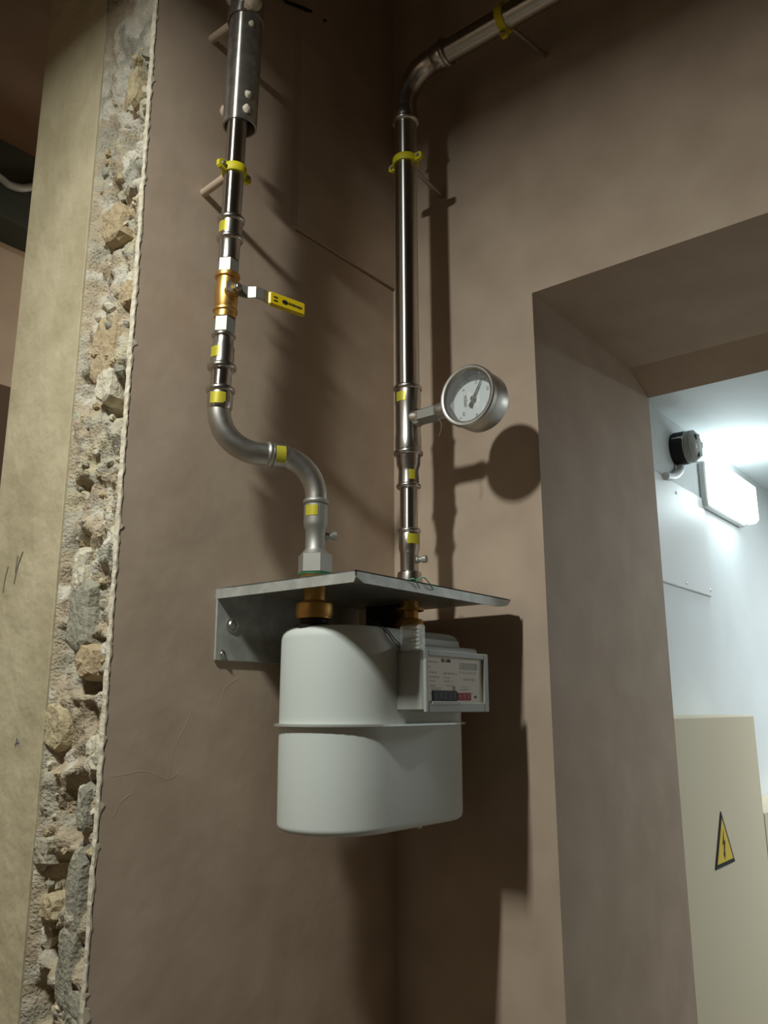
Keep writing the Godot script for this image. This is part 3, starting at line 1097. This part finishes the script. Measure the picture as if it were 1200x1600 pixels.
func build_valve() -> void:
	var y := 2.062
	var c := axis_left(y)
	var o := thing("ball_valve", axis_left(2.003), "brass ball valve with a yellow lever and plated nuts on the slim gas pipe", "valve")
	hexnut("nut", o, M.plated, axis_left(2.1145), axis_left(2.0935), 0.0158)
	hexnut("nut", o, M.plated, axis_left(2.0265), axis_left(2.0035), 0.0158)
	vlathe("body", o, M.brass, axis_left, [Vector2(2.0935, 0.0170), Vector2(2.0905, 0.0176), Vector2(2.0875, 0.0172), Vector2(2.0865, 0.0145), Vector2(2.083, 0.0145), Vector2(2.076, 0.0158), Vector2(2.062, 0.0164), Vector2(2.048, 0.0158), Vector2(2.0415, 0.0146), Vector2(2.040, 0.0168), Vector2(2.037, 0.0172), Vector2(2.035, 0.0150), Vector2(2.0265, 0.0150)])
	var lever_dir := Vector3(cos(0.2), 0, sin(0.2))
	var e := Vector3(-sin(0.2), 0, cos(0.2))       # stem axis
	var st := begin()
	solid(st, c + e * 0.010, e, [Vector2(0, 0.0105), Vector2(0.008, 0.0105), Vector2(0.009, 0.0075), Vector2(0.019, 0.0075)], 24)
	put("stem", st, M.brass, o)
	st = begin()
	solid(st, c + e * 0.0295, e, [Vector2(0, 0.0062), Vector2(0.004, 0.0062), Vector2(0.0045, 0.004), Vector2(0.007, 0.004)], 6, true)
	put("stem_nut", st, M.dull_steel, o)
	# lever: a bent steel strip along lever_dir, flat side towards e
	var tb := Basis(lever_dir, Vector3.UP, e)
	var strip := func(x0: float, x1: float, z0: float, z1: float, hh: float, th: float) -> Array:
		return [c + lever_dir * x0 + e * z0, c + lever_dir * x1 + e * z1, hh, th]
	st = begin()
	var prev := []
	var path := [[-0.014, 0.027, 0.007], [0.010, 0.027, 0.009], [0.018, 0.028, 0.0085], [0.026, 0.036, 0.008], [0.038, 0.037, 0.0082], [0.046, 0.033, 0.0082], [0.06, 0.033, 0.0082]]
	st.set_smooth_group(FLAT)
	for q in path:
		var p: Vector3 = c + lever_dir * q[0] + e * q[1]
		var ring := [p + Vector3(0, q[2], 0), p - Vector3(0, q[2], 0), p - Vector3(0, q[2], 0) - e * 0.0028, p + Vector3(0, q[2], 0) - e * 0.0028]
		prev.append(ring)
	loft(st, prev, true, FLAT)
	var lv := put("lever", st, M.plated, o)
	# grip
	st = begin()
	var g0 := c + lever_dir * 0.048 + e * 0.0318
	var gl := 0.062
	cbox(st, g0 + Vector3(0, -0.0105, -0.0038), g0 + Vector3(gl, 0.0105, 0.0038), 0.0026, tb, g0)
	put("grip", st, M.lever_yellow, lv, "yellow plastic lever grip")
	# black print on the grip
	var put_text_at := func(dx: float, dy: float) -> Vector3:
		return g0 + lever_dir * dx + Vector3(0, dy, 0) + e * 0.0039
	st = begin()
	var el := []
	for i in 14:
		var a := TAU * i / 14
		el.append(put_text_at.call(0.0265 + cos(a) * 0.0052, sin(a) * 0.0036))
	prism(st, el, -e * 0.0003)
	put("printed_logo", st, M.black, lv)
	# worn lettering: unreadable strokes behind the logo and two small marks before it
	var strokes := [[0.0095, 0.0028, 0.0022, 0.0012], [0.0125, 0.0024, 0.0016, 0.0013], [0.0098, -0.0026, 0.0022, 0.0012], [0.0127, -0.0028, 0.0016, 0.0012]]
	for i in 8:
		strokes.append([0.0335 + i * 0.0030, 0.0002 - 0.0001 * i, 0.0012, 0.0021 if i % 3 != 1 else 0.0016])
	for q in strokes:
		st = begin()
		prism(st, [put_text_at.call(q[0] - q[2], q[1] - q[3]), put_text_at.call(q[0] - q[2], q[1] + q[3]), put_text_at.call(q[0] + q[2], q[1] + q[3]), put_text_at.call(q[0] + q[2], q[1] - q[3])], -e * 0.0003)
		put("printed_stroke", st, M.black, lv)

func build_outlet_pipe() -> void:
	var o := thing("gas_pipe", Vector3(XR1, 1.64, ZC), "thick stainless gas pipe rising from the meter to an elbow over the doorway wall", "pipe")
	var f := func(y: float) -> Vector3: return Vector3(XR1, y, ZC)
	var yh := 2.612
	var R := 0.062
	# long riser
	vlathe("pipe_section", o, M.steel, f, [Vector2(yh - R - 0.02, 0.0195), Vector2(2.0, 0.0195)], 48)
	# elbow to the horizontal run
	var pts := PackedVector3Array()
	pts.append(f.call(yh - R - 0.028))
	for i in 15:
		var a := PI / 2 * i / 14.0
		pts.append(Vector3(XR1, yh - R + R * sin(a), ZC + R * (1.0 - cos(a))))
	pts.append(Vector3(XR1, yh, ZC + R + 0.028))
	var st := begin()
	sweep(st, pts, 0.0202, 36)
	var el := put("elbow", st, M.fitting, o)
	st = begin()
	var pr := [Vector2(0, 0.0208)]
	for b in bead(0.005, 0.0250):
		pr.append(b)
	pr.append_array([Vector2(0.010, 0.0222), Vector2(0.026, 0.0222), Vector2(0.03, 0.0203)])
	solid(st, f.call(2.510), Vector3.UP, pr)
	put("press_collar", st, M.fitting, el)
	st = begin()
	solid(st, Vector3(XR1, yh, ZC + R + 0.034), Vector3.FORWARD, pr)
	put("press_collar", st, M.fitting, el)
	st = begin()
	rod(st, Vector3(XR1, yh, ZC + R + 0.02), Vector3(XR1, yh, 3.9), 0.0195, 40)
	put("pipe_section", st, M.steel, o)
	# tee with the gauge branch
	pr = [Vector2(2.0150, 0.0200)]
	for b in bead(0, 0.0236):
		pr.append(Vector2(2.0102 - b.x, b.y))
	pr.append_array([Vector2(2.005, 0.0212), Vector2(1.985, 0.0212), Vector2(1.981, 0.0204), Vector2(1.930, 0.0204), Vector2(1.926, 0.0212), Vector2(1.906, 0.0212)])
	for b in bead(0, 0.0240):
		pr.append(Vector2(1.8995 - b.x, b.y))
	pr.append_array([Vector2(1.893, 0.0196), Vector2(1.880, 0.0188), Vector2(1.873, 0.0162), Vector2(1.868, 0.0160), Vector2(1.851, 0.0168)])
	for b in bead(0, 0.0198, 0.0038):
		pr.append(Vector2(1.8445 - b.x, b.y))
	pr.append(Vector2(1.8395, 0.0145))
	var tee := vlathe("tee", o, M.fitting, f, pr, 40)
	mark("yellow_mark", tee, f.call(2.000), f.call(1.984), 0.0212, Vector3(-1, 0, 0.05), 0.4)
	mark("yellow_mark", tee, f.call(1.869), f.call(1.853), 0.0168, Vector3(-0.55, 0, 0.8), 0.3)
	st = begin()
	solid(st, Vector3(XR1, 1.956, ZC), Vector3.BACK, [Vector2(0, 0.0165), Vector2(0.020, 0.0150), Vector2(0.0235, 0.0135), Vector2(0.027, 0.0135)], 30)
	put("branch", st, M.fitting, tee)
	# lower pipe and coupling
	vlathe("pipe_section", o, M.steel, f, [Vector2(1.843, 0.0140), Vector2(1.77, 0.0140)], 48)
	pr = [Vector2(1.7755, 0.0148)]
	for b in bead(0, 0.0186, 0.0036):
		pr.append(Vector2(1.7715 - b.x, b.y))
	pr.append_array([Vector2(1.7665, 0.0166), Vector2(1.744, 0.0166), Vector2(1.737, 0.0150), Vector2(1.735, 0.0146), Vector2(1.708, 0.0142), Vector2(1.705, 0.0185), Vector2(1.692, 0.0205), Vector2(1.6640, 0.0205)])
	var cp := vlathe("press_coupling", o, M.fitting, f, pr)
	mark("yellow_mark", cp, f.call(1.7650), f.call(1.7495), 0.0166, Vector3(-0.35, 0, 0.92), 0.75)
	nipple(cp, Vector3(XR1, 1.7245, ZC), Vector3(0.25, 0.03, 1.0))
	vlathe("gasket", o, M.green, f, [Vector2(1.6640, 0.0215), Vector2(1.6625, 0.0215)])
	vlathe("brass_tail", o, M.brass, f, [Vector2(1.6625, 0.0135), Vector2(1.650, 0.0135), Vector2(1.6495, 0.0215), Vector2(1.6455, 0.0215), Vector2(1.645, 0.0130), Vector2(1.634, 0.0130), Vector2(1.632, 0.0195), Vector2(1.624, 0.0215), Vector2(1.617, 0.0215), Vector2(1.6165, 0.0195)])
	# sleeve around the slim pipe
	var so := Vector3(0.0078, 0, -0.0035)
	var sb := axis_left(2.335) + so
	var stp := axis_left(2.95) + so
	var s := thing("pipe_sleeve", sb, "wider grey wall sleeve around the top of the slim gas pipe", "pipe sleeve")
	st = begin()
	var L := (stp - sb).length()
	lathe(st, sb, stp - sb, [Vector2(0, 0.0222), Vector2(0, 0.0248), Vector2(0.001, 0.0252), Vector2(L, 0.0252), Vector2(L, 0.0222), Vector2(0, 0.0222)], 40)
	put("tube", st, M.sleeve, s)
	var rng := RandomNumberGenerator.new()
	rng.seed = 4
	for b in [[396, 147, 0.006], [391, 172, 0.007], [354, 182, 0.009], [398, 40, 0.005], [346, 14, 0.017], [352, 3, 0.015], [398, 8, 0.016], [340, 8, 0.011], [390, 22, 0.009]]:
		var w := onx(b[0], b[1], -0.458)
		var dc := axis_left(w.y) + so
		var dir := Vector3(w.x - dc.x, 0, w.z - dc.z)
		dir = (dir + Vector3(-0.008, 0, 0.006)).normalized()
		st = begin()
		base = sb
		var rings := []
		var cc := dc + dir * 0.0252
		for i in 5:
			var a := PI * (i + 0.5) / 5.0
			var ring := []
			for k in 9:
				var t := TAU * k / 9.0
				ring.append(cc + Vector3(cos(t) * sin(a) * b[2], cos(a) * b[2] * 1.1, sin(t) * sin(a) * b[2] * 0.8) * rng.randf_range(0.8, 1.1))
			rings.append(ring)
		loft(st, rings)
		put("plaster_blob", st, M.gypsum if rng.randf() < 0.6 else M.paint, s)

# ======================================================================
# pressure gauge
# ======================================================================
func build_gauge() -> void:
	var c := Vector3(XR1, 1.9610, 0.2565)
	var R := 0.0482
	var o := thing("pressure_gauge", Vector3(XR1, 1.956, ZC + 0.03), "round steel pressure gauge with a white dial on the pipe's side branch", "gauge")
	var fx := -0.152           # front of the rim
	var st := begin()
	# hexagon adapter and neck, lying along the branch
	solid(st, Vector3(XR1, 1.956, ZC + 0.019), Vector3.BACK, [Vector2(0, 0.0125), Vector2(0.0015, 0.0142), Vector2(0.0395, 0.0142), Vector2(0.041, 0.0125)], 6, true)
	put("adapter", st, M.plated, o)
	st = begin()
	solid(st, Vector3(XR1, 1.957, ZC + 0.060), Vector3.BACK, [Vector2(0, 0.0125), Vector2(0.004, 0.0135), Vector2(0.014, 0.0135), Vector2(0.016, 0.0105), Vector2(0.032, 0.0105)], 24)
	put("neck", st, M.dull_steel, o)
	# case: open cup facing -x
	st = begin()
	var back := -0.100
	lathe(st, Vector3(fx, c.y, c.z), Vector3.RIGHT, [Vector2(0.0095, R - 0.005), Vector2(0.006, R - 0.002), Vector2(0.008, R - 0.001), Vector2(back - fx - 0.008, R - 0.001), Vector2(back - fx - 0.002, R - 0.004), Vector2(back - fx, R - 0.010), Vector2(back - fx, 0.0)], 64)
	put("case", st, M.dull_steel, o)
	st = begin()
	lathe(st, Vector3(fx, c.y, c.z), Vector3.RIGHT, [Vector2(0.0045, R - 0.0088), Vector2(0.003, R - 0.0080), Vector2(0.001, R - 0.0065), Vector2(0.0, R - 0.0045), Vector2(0.0, R - 0.0015), Vector2(0.002, R + 0.0005), Vector2(0.009, R + 0.0008), Vector2(0.010, R - 0.001)], 64)
	put("rim", st, M.dull_steel, o)
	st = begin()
	lathe(st, Vector3(fx, c.y, c.z), Vector3.RIGHT, [Vector2(0.0225, R - 0.0090), Vector2(0.0045, R - 0.0086)], 64)  # its black stands in for the shadow inside the rim
	put("shaded_inner_ring", st, M.black_metal, o, "inner ring blackened for the shade inside the rim")
	# dial, turned a quarter: its top points along +z
	var dx := fx + 0.0225
	st = begin()
	solid(st, Vector3(dx, c.y, c.z), Vector3.RIGHT, [Vector2(0, R - 0.0075), Vector2(0.0015, R - 0.0075)], 48)
	var dial := put("dial", st, M.dial, o)
	# frame of the dial: right on the dial = -y, up on the dial = +z
	var dr := Vector3(0, -1, 0)
	var du := Vector3(0, 0, 1)
	var front := Vector3(-1, 0, 0)
	var tb := Basis(dr, du, dr.cross(du))
	if tb.z.dot(front) < 0.0:
		tb = Basis(dr, du, front)
	var o0 := Vector3(dx - 0.0004, c.y, c.z)
	# scale ticks
	for i in 11:
		var a := deg_to_rad(225.0 - 27.0 * i)
		var dirv := dr * cos(a) + du * sin(a)
		var side := dr * -sin(a) + du * cos(a)
		st = begin()
		var p0 := o0 + dirv * 0.0335
		var p1 := o0 + dirv * 0.0375
		prism(st, [p0 + side * 0.0006, p1 + side * 0.0006, p1 - side * 0.0006, p0 - side * 0.0006], Vector3(0.0003, 0, 0))
		put("scale_tick", st, M.ink, dial)
		if i % 2 == 0:
			text(str(i * 6), o0 + dirv * 0.0275, tb, 0.0045, M.plastic_dark, dial, "scale_number")
	text("mbar", o0 + du * -0.0155, tb, 0.0062, M.ink, dial)
	# needle
	var na := deg_to_rad(152.0)
	var nd := dr * cos(na) + du * sin(na)
	var ns := dr * -sin(na) + du * cos(na)
	var nf := o0 + front * 0.003
	st = begin()
	prism(st, [nf - nd * 0.013 + ns * 0.0035, nf - nd * 0.004 + ns * 0.0022, nf + nd * 0.012 + ns * 0.0017, nf + nd * 0.034 + ns * 0.0003, nf + nd * 0.034 - ns * 0.0003, nf + nd * 0.012 - ns * 0.0017, nf - nd * 0.004 - ns * 0.0022, nf - nd * 0.013 - ns * 0.0035], Vector3(0.0006, 0, 0))
	var ne := put("needle", st, M.black, o)
	st = begin()
	solid(st, o0, front, [Vector2(0, 0.0045), Vector2(0.005, 0.0042), Vector2(0.006, 0.003)], 20)
	put("hub", st, M.black, ne)
	st = begin()
	solid(st, Vector3(fx + 0.0045, c.y, c.z), Vector3.RIGHT, [Vector2(0, R - 0.0088), Vector2(0.0012, R - 0.0088)], 48)
	put("glass", st, M.glass, o)
	# thin seal thread hanging from the neck
	st = begin()
	var pts := PackedVector3Array()
	for q in [[0.192, 1.942], [0.197, 1.934], [0.196, 1.922], [0.192, 1.914]]:
		pts.append(Vector3(XR1 - 0.006, q[1], q[0]))
	sweep(st, smooth_line(pts, 5), 0.0006, 6)
	put("seal_thread", st, M.plastic_dark, o)

# ======================================================================
# pipe clamps on rods
# ======================================================================
func clamp_ring(o: Node, c: Vector3, axis: Vector3, ear: Vector3, rp: float, m: Material) -> void:
	var st := begin()
	var h := 0.0065
	lathe(st, c - axis * h, axis, [Vector2(0, rp), Vector2(0, rp + 0.0028), Vector2(0.002, rp + 0.0038), Vector2(2 * h - 0.002, rp + 0.0038), Vector2(2 * h, rp + 0.0028), Vector2(2 * h, rp)], 36)
	var band := put("band", st, m, o)
	var third := axis.cross(ear).normalized()
	for s in [-1.0, 1.0]:
		st = begin()
		var e0: Vector3 = c + ear * s * (rp + 0.001)
		var e1: Vector3 = c + ear * s * (rp + 0.016)
		var ring := []
		for e in [[e0, 0.0072], [e1 - ear * s * 0.003, 0.0066], [e1, 0.004]]:
			ring.append([e[0] + axis * e[1] + third * 0.0032, e[0] - axis * e[1] + third * 0.0032, e[0] - axis * e[1] - third * 0.0032, e[0] + axis * e[1] - third * 0.0032])
		loft(st, ring, true, FLAT)
		put("ear", st, m, band)
		st = begin()
		solid(st, c + ear * s * (rp + 0.009) - third * 0.0065, third, [Vector2(0, 0.0028), Vector2(0.003, 0.0034), Vector2(0.010, 0.0034), Vector2(0.013, 0.0028)], 12)
		put("screw", st, M.plated, band)

func build_clamps() -> void:
	# slim pipe, on the wall behind it
	var c := axis_left(2.2565)
	var o := thing("pipe_clamp", Vector3(c.x, c.y, 0.0), "yellow pipe clamp on a painted rod holding the slim gas pipe above the valve", "pipe clamp")
	clamp_ring(o, c, Vector3.UP, Vector3.RIGHT, 0.0142, M.band_yellow)
	var st := begin()
	rod(st, Vector3(c.x, 2.2503, 0.0), Vector3(c.x, c.y, c.z - 0.015), 0.006)
	put("rod", st, M.paint, o, "rod painted over in the wall colour")
	# higher up, round the sleeve
	c = axis_left(2.523) + Vector3(0.0065, 0, -0.004)
	o = thing("pipe_clamp", Vector3(-0.4618, 2.5228, 0.0), "plastered-over pipe clamp holding the grey wall sleeve", "pipe clamp")
	st = begin()
	lathe(st, c - Vector3(0, 0.008, 0), Vector3.UP, [Vector2(0, 0.0252), Vector2(0, 0.0275), Vector2(0.016, 0.0275), Vector2(0.016, 0.0252)], 36)
	put("band", st, M.sleeve, o)
	st = begin()
	rod(st, Vector3(-0.4618, 2.5228, 0.0), Vector3(-0.4618, 2.5228, c.z - 0.026), 0.0065)
	put("rod", st, M.paint, o)
	# thick pipe, on the wall with the doorway
	c = Vector3(XR1, 2.4345, ZC)
	o = thing("pipe_clamp", Vector3(0, c.y, ZC - 0.012), "yellow pipe clamp round the upright thick pipe below its elbow", "pipe clamp")
	clamp_ring(o, c, Vector3.UP, Vector3.BACK, 0.0195, M.band_yellow)
	st = begin()
	rod(st, Vector3(0, 2.4374, 0.1165), Vector3(XR1 + 0.02, c.y, ZC), 0.0042)
	put("rod", st, M.dull_steel, o)
	# horizontal run
	var zc := ony(791, 35, 2.612).z
	c = Vector3(XR1, 2.612, zc)
	o = thing("pipe_clamp", Vector3(0, 2.6224, 0.3445), "yellow pipe clamp round the level run of thick pipe over the doorway", "pipe clamp")
	clamp_ring(o, c, Vector3.BACK, Vector3.UP, 0.0195, M.band_yellow)
	st = begin()
	rod(st, Vector3(0, 2.6224, 0.3445), Vector3(XR1 + 0.02, 2.612, zc), 0.0042)
	put("rod", st, M.dull_steel, o)

# ======================================================================
# seals on the unions
# ======================================================================
func build_seals() -> void:
	var zl := 0.2545
	var o := thing("green_cord", onz(650, 905, zl), "thin green cord looped over the bracket's folded edge at the thick pipe", "cord")
	for line in [[[618, 898, 0.2], [632, 898, 0.23], [645, 904, zl + 0.002], [652, 912, zl + 0.0025], [656, 919, zl + 0.002]], [[632, 897, 0.21], [645, 898, 0.24], [660, 902, zl + 0.003], [670, 910, zl + 0.0035], [677, 921, zl + 0.002], [679, 926, zl - 0.004]]]:
		var pts := PackedVector3Array()
		for q in line:
			var w := onz(q[0], q[1], q[2])
			if q[2] < zl:
				w = Vector3(w.x, PLATE_Y + 0.001, q[2])
			pts.append(w)
		var st := begin()
		sweep(st, smooth_line(pts, 6), 0.0008, 8)
		put("strand", st, M.green_wire, o)
	var c := onx(645, 1017, -0.272)
	var s := thing("plastic_seal", c, "clear ribbed plastic seal hanging beside the meter's grey index housing", "seal")
	var st := begin()
	var y1 := onx(645, 977, -0.272).y
	var y0 := c.y
	var z0 := onx(628, 1000, -0.272).z
	var z1 := onx(663, 1000, -0.272).z
	cbox(st, Vector3(-0.278, y0, z0), Vector3(-0.2685, y1, z1), 0.002)
	put("capsule", st, M.clear_plastic, s)
	for i in 6:
		st = begin()
		var yy := lerpf(y0 + 0.003, y1 - 0.004, i / 5.0)
		cbox(st, Vector3(-0.2798, yy - 0.0012, lerpf(z0, z1, 0.55)), Vector3(-0.278, yy + 0.0016, z1 - 0.003), 0.0006)
		put("rib", st, M.clear_plastic, s)
	# dark sealing wire running back to the casing
	var w2 := thing("seal_wire", onz(600, 990, 0.2105), "dark thin sealing wire lying over the meter's top edge", "wire")
	for line in [[[575, 968, 0.17], [592, 975, 0.195], [606, 985, 0.211], [618, 1000, 0.2125], [628, 1008, 0.2125]], [[575, 972, 0.175], [595, 980, 0.2], [608, 992, 0.2112], [616, 1004, 0.2122], [627, 1013, 0.2122]]]:
		st = begin()
		var pts := PackedVector3Array()
		for q in line:
			pts.append(onz(q[0], q[1], q[2]))
		sweep(st, smooth_line(pts, 5), 0.0008, 8)
		put("strand", st, M.dark_wire, w2)

# ======================================================================
# things in the white room beyond the doorway
# ======================================================================
func build_white_room_things() -> void:
	var zw := 0.1
	# wall light
	var zf := 0.17
	var a := onz(1132, 785, zf)
	var b := onz(1187, 808, zf)
	var top := onz(1132, 722, zf).y
	var lo := Vector3(a.x, a.y, zw)
	var o := thing("wall_light", Vector3((a.x + b.x) / 2, a.y, zw), "glowing white oblong wall light in the white room", "lamp")
	var st := begin()
	cbox(st, Vector3(a.x - 0.004, a.y - 0.004, zw), Vector3(b.x + 0.004, top + 0.004, zw + 0.022), 0.004)
	put("tray", st, M.panel, o)
	st = begin()
	cbox(st, Vector3(a.x, a.y, zw + 0.022), Vector3(b.x, top, zf), 0.012)
	put("diffuser", st, M.lamp_glow, o, "glowing diffuser")
	var l := OmniLight3D.new()
	l.name = "wall_light_source"
	l.light_energy = 0.13
	l.light_color = Color(0.90, 0.98, 1.0)
	l.light_size = 0.05
	l.omni_range = 12.0
	l.omni_attenuation = 2.0
	l.shadow_enabled = true
	l.position = Vector3((a.x + b.x) / 2, (a.y + top) / 2, zf - 0.02)
	add_child(l)
	# unseen second light, added to brighten the white room and cabinet fronts
	var cl := thing("added_ceiling_light", Vector3(2.2, 2.31, 1.2), "flat square light added out of view to brighten the white room", "lamp")
	st = begin()
	cbox(st, Vector3(1.9, 2.312, 0.9), Vector3(2.5, 2.335, 1.5), 0.004)
	put("tray", st, M.panel, cl)
	st = begin()
	cbox(st, Vector3(1.92, 2.308, 0.92), Vector3(2.48, 2.313, 1.48), 0.001)
	put("diffuser", st, M.lamp_glow, cl)
	var al := AreaLight3D.new()
	al.name = "added_ceiling_light_source"
	al.area_size = Vector2(0.55, 0.55)
	al.light_energy = 2.7
	al.light_color = Color(0.96, 0.99, 1.0)
	al.area_range = 12.0
	al.shadow_enabled = true
	al.position = Vector3(2.2, 2.304, 1.2)
	al.rotation_degrees = Vector3(-90, 0, 0)
	add_child(al)
	# cover panel
	var p := onz(1100, 782, zw)
	o = thing("access_panel", Vector3(1.24, 1.828, zw), "flat white access panel screwed to the wall of the white room", "panel")
	st = begin()
	cbox(st, Vector3(0.9, 1.828, zw), Vector3(1.443, 2.135, zw + 0.006), 0.002)
	var pn := put("sheet", st, M.panel, o)
	for q in [Vector2(1057, 770), Vector2(1097, 791), Vector2(1073, 911), Vector2(1110, 922)]:
		var w := onz(q.x, q.y, zw + 0.006)
		st = begin()
		solid(st, Vector3(clampf(w.x, 0.92, 1.428), w.y, zw + 0.006), Vector3.BACK, [Vector2(0, 0.005), Vector2(0.001, 0.0048), Vector2(0.002, 0.003)], 10)
		put("screw", st, M.dull_steel, pn)
	# round sounder
	var c := onz(1054, 703, zw)
	o = thing("alarm_sounder", Vector3(c.x, c.y - 0.05, zw), "round black and grey sounder on the white wall under the ceiling", "alarm sounder")
	st = begin()
	solid(st, Vector3(c.x, c.y, zw), Vector3.BACK, [Vector2(0, 0.046), Vector2(0.006, 0.05), Vector2(0.036, 0.049), Vector2(0.038, 0.043)], 30)
	put("base", st, M.black, o)
	st = begin()
	var ribs := [Vector2(0.037, 0.046)]
	for i in 4:
		ribs.append_array([Vector2(0.0385 + i * 0.006, 0.048), Vector2(0.0425 + i * 0.006, 0.048), Vector2(0.043 + i * 0.006, 0.0455)])
	ribs.append_array([Vector2(0.064, 0.044), Vector2(0.070, 0.034), Vector2(0.074, 0.02)])
	solid(st, Vector3(c.x, c.y, zw), Vector3.BACK, ribs, 30)
	var cap := put("ribbed_cap", st, M.plastic, o)
	for i in 6:
		var an := TAU * i / 6 + 0.3
		st = begin()
		var w := Vector3(c.x + cos(an) * 0.028, c.y + sin(an) * 0.028, zw + 0.0705)
		cbox(st, w - Vector3(0.006, 0.009, 0.004), w + Vector3(0.006, 0.009, 0.0025), 0.002)
		put("sound_slot", st, M.black if i % 2 == 0 else M.panel, cap)
	st = begin()
	cbox(st, Vector3(c.x - 0.045, c.y + 0.012, zw + 0.006), Vector3(c.x - 0.03, c.y + 0.024, zw + 0.042), 0.002)
	put("terminal_tab", st, M.panel, o)
	st = begin()
	var pts := PackedVector3Array()
	for q in [[1063, 724], [1063, 733], [1058, 741], [1050, 745], [1040, 744]]:
		pts.append(onz(q[0], q[1], zw + 0.012))
	sweep(st, smooth_line(pts, 5), 0.011, 14)
	put("conduit", st, M.panel, o)
	# cabinets
	o = thing("electrical_cabinet", Vector3(0.95, 0, 0.16), "tall beige electrical cabinet with a hazard triangle on its door", "cabinet")
	st = begin()
	cbox(st, Vector3(0.56, 0, zw), Vector3(1.335, 1.481, 0.20), 0.003)
	put("body", st, M.cabinet, o)
	st = begin()
	cbox(st, Vector3(0.562, 0.03, 0.2), Vector3(1.333, 1.479, 0.22), 0.003)
	put("door", st, M.cabinet, o)
	o = thing("electrical_cabinet", Vector3(1.8, 0, 0.16), "lower beige cabinet beside the tall cabinet in the white room", "cabinet")
	st = begin()
	cbox(st, Vector3(1.337, 0, zw), Vector3(2.3, 1.226, 0.20), 0.003)
	put("body", st, M.cabinet, o)
	st = begin()
	cbox(st, Vector3(1.339, 0.03, 0.2), Vector3(2.298, 1.224, 0.22), 0.003)
	put("door", st, M.cabinet, o)
	# hazard sign
	var sx := 0.973
	var sy := 1.140
	o = thing("warning_sign", Vector3(sx, sy, 0.2205), "yellow triangular electric shock warning sign on the beige cabinet door", "sign")
	var hw := 0.073
	var hh := 0.120
	st = begin()
	prism(st, tri_points(sx, sy, hw, hh, 0.2222), Vector3(0, 0, -0.0018))
	put("border", st, M.black, o)
	st = begin()
	prism(st, tri_points(sx, sy + 0.009, hw - 0.0145, hh - 0.025, 0.2228), Vector3(0, 0, -0.0008))
	var pl := put("plate", st, M.lever_yellow, o)
	st = begin()
	var zig := []
	for q in [[0.004, 0.083], [-0.013, 0.046], [-0.002, 0.049], [-0.008, 0.026], [-0.012, 0.029], [-0.003, 0.013], [0.004, 0.031], [-0.001, 0.028], [0.010, 0.056], [-0.001, 0.053]]:
		zig.append(Vector3(sx + q[0], sy + q[1], 0.2233))
	bolt(st, zig)
	put("lightning_bolt", st, M.black, pl)

func tri_points(x: float, y: float, hw: float, hh: float, z: float) -> Array:
	return [Vector3(x - hw, y, z), Vector3(x, y + hh, z), Vector3(x + hw, y, z)]

func bolt(st: SurfaceTool, p: Array) -> void:
	var flat := PackedVector2Array()
	for q in p:
		flat.append(Vector2(q.x, q.y))
	st.set_smooth_group(FLAT)
	var idx := Geometry2D.triangulate_polygon(flat)
	for i in idx:
		v(st, p[i])
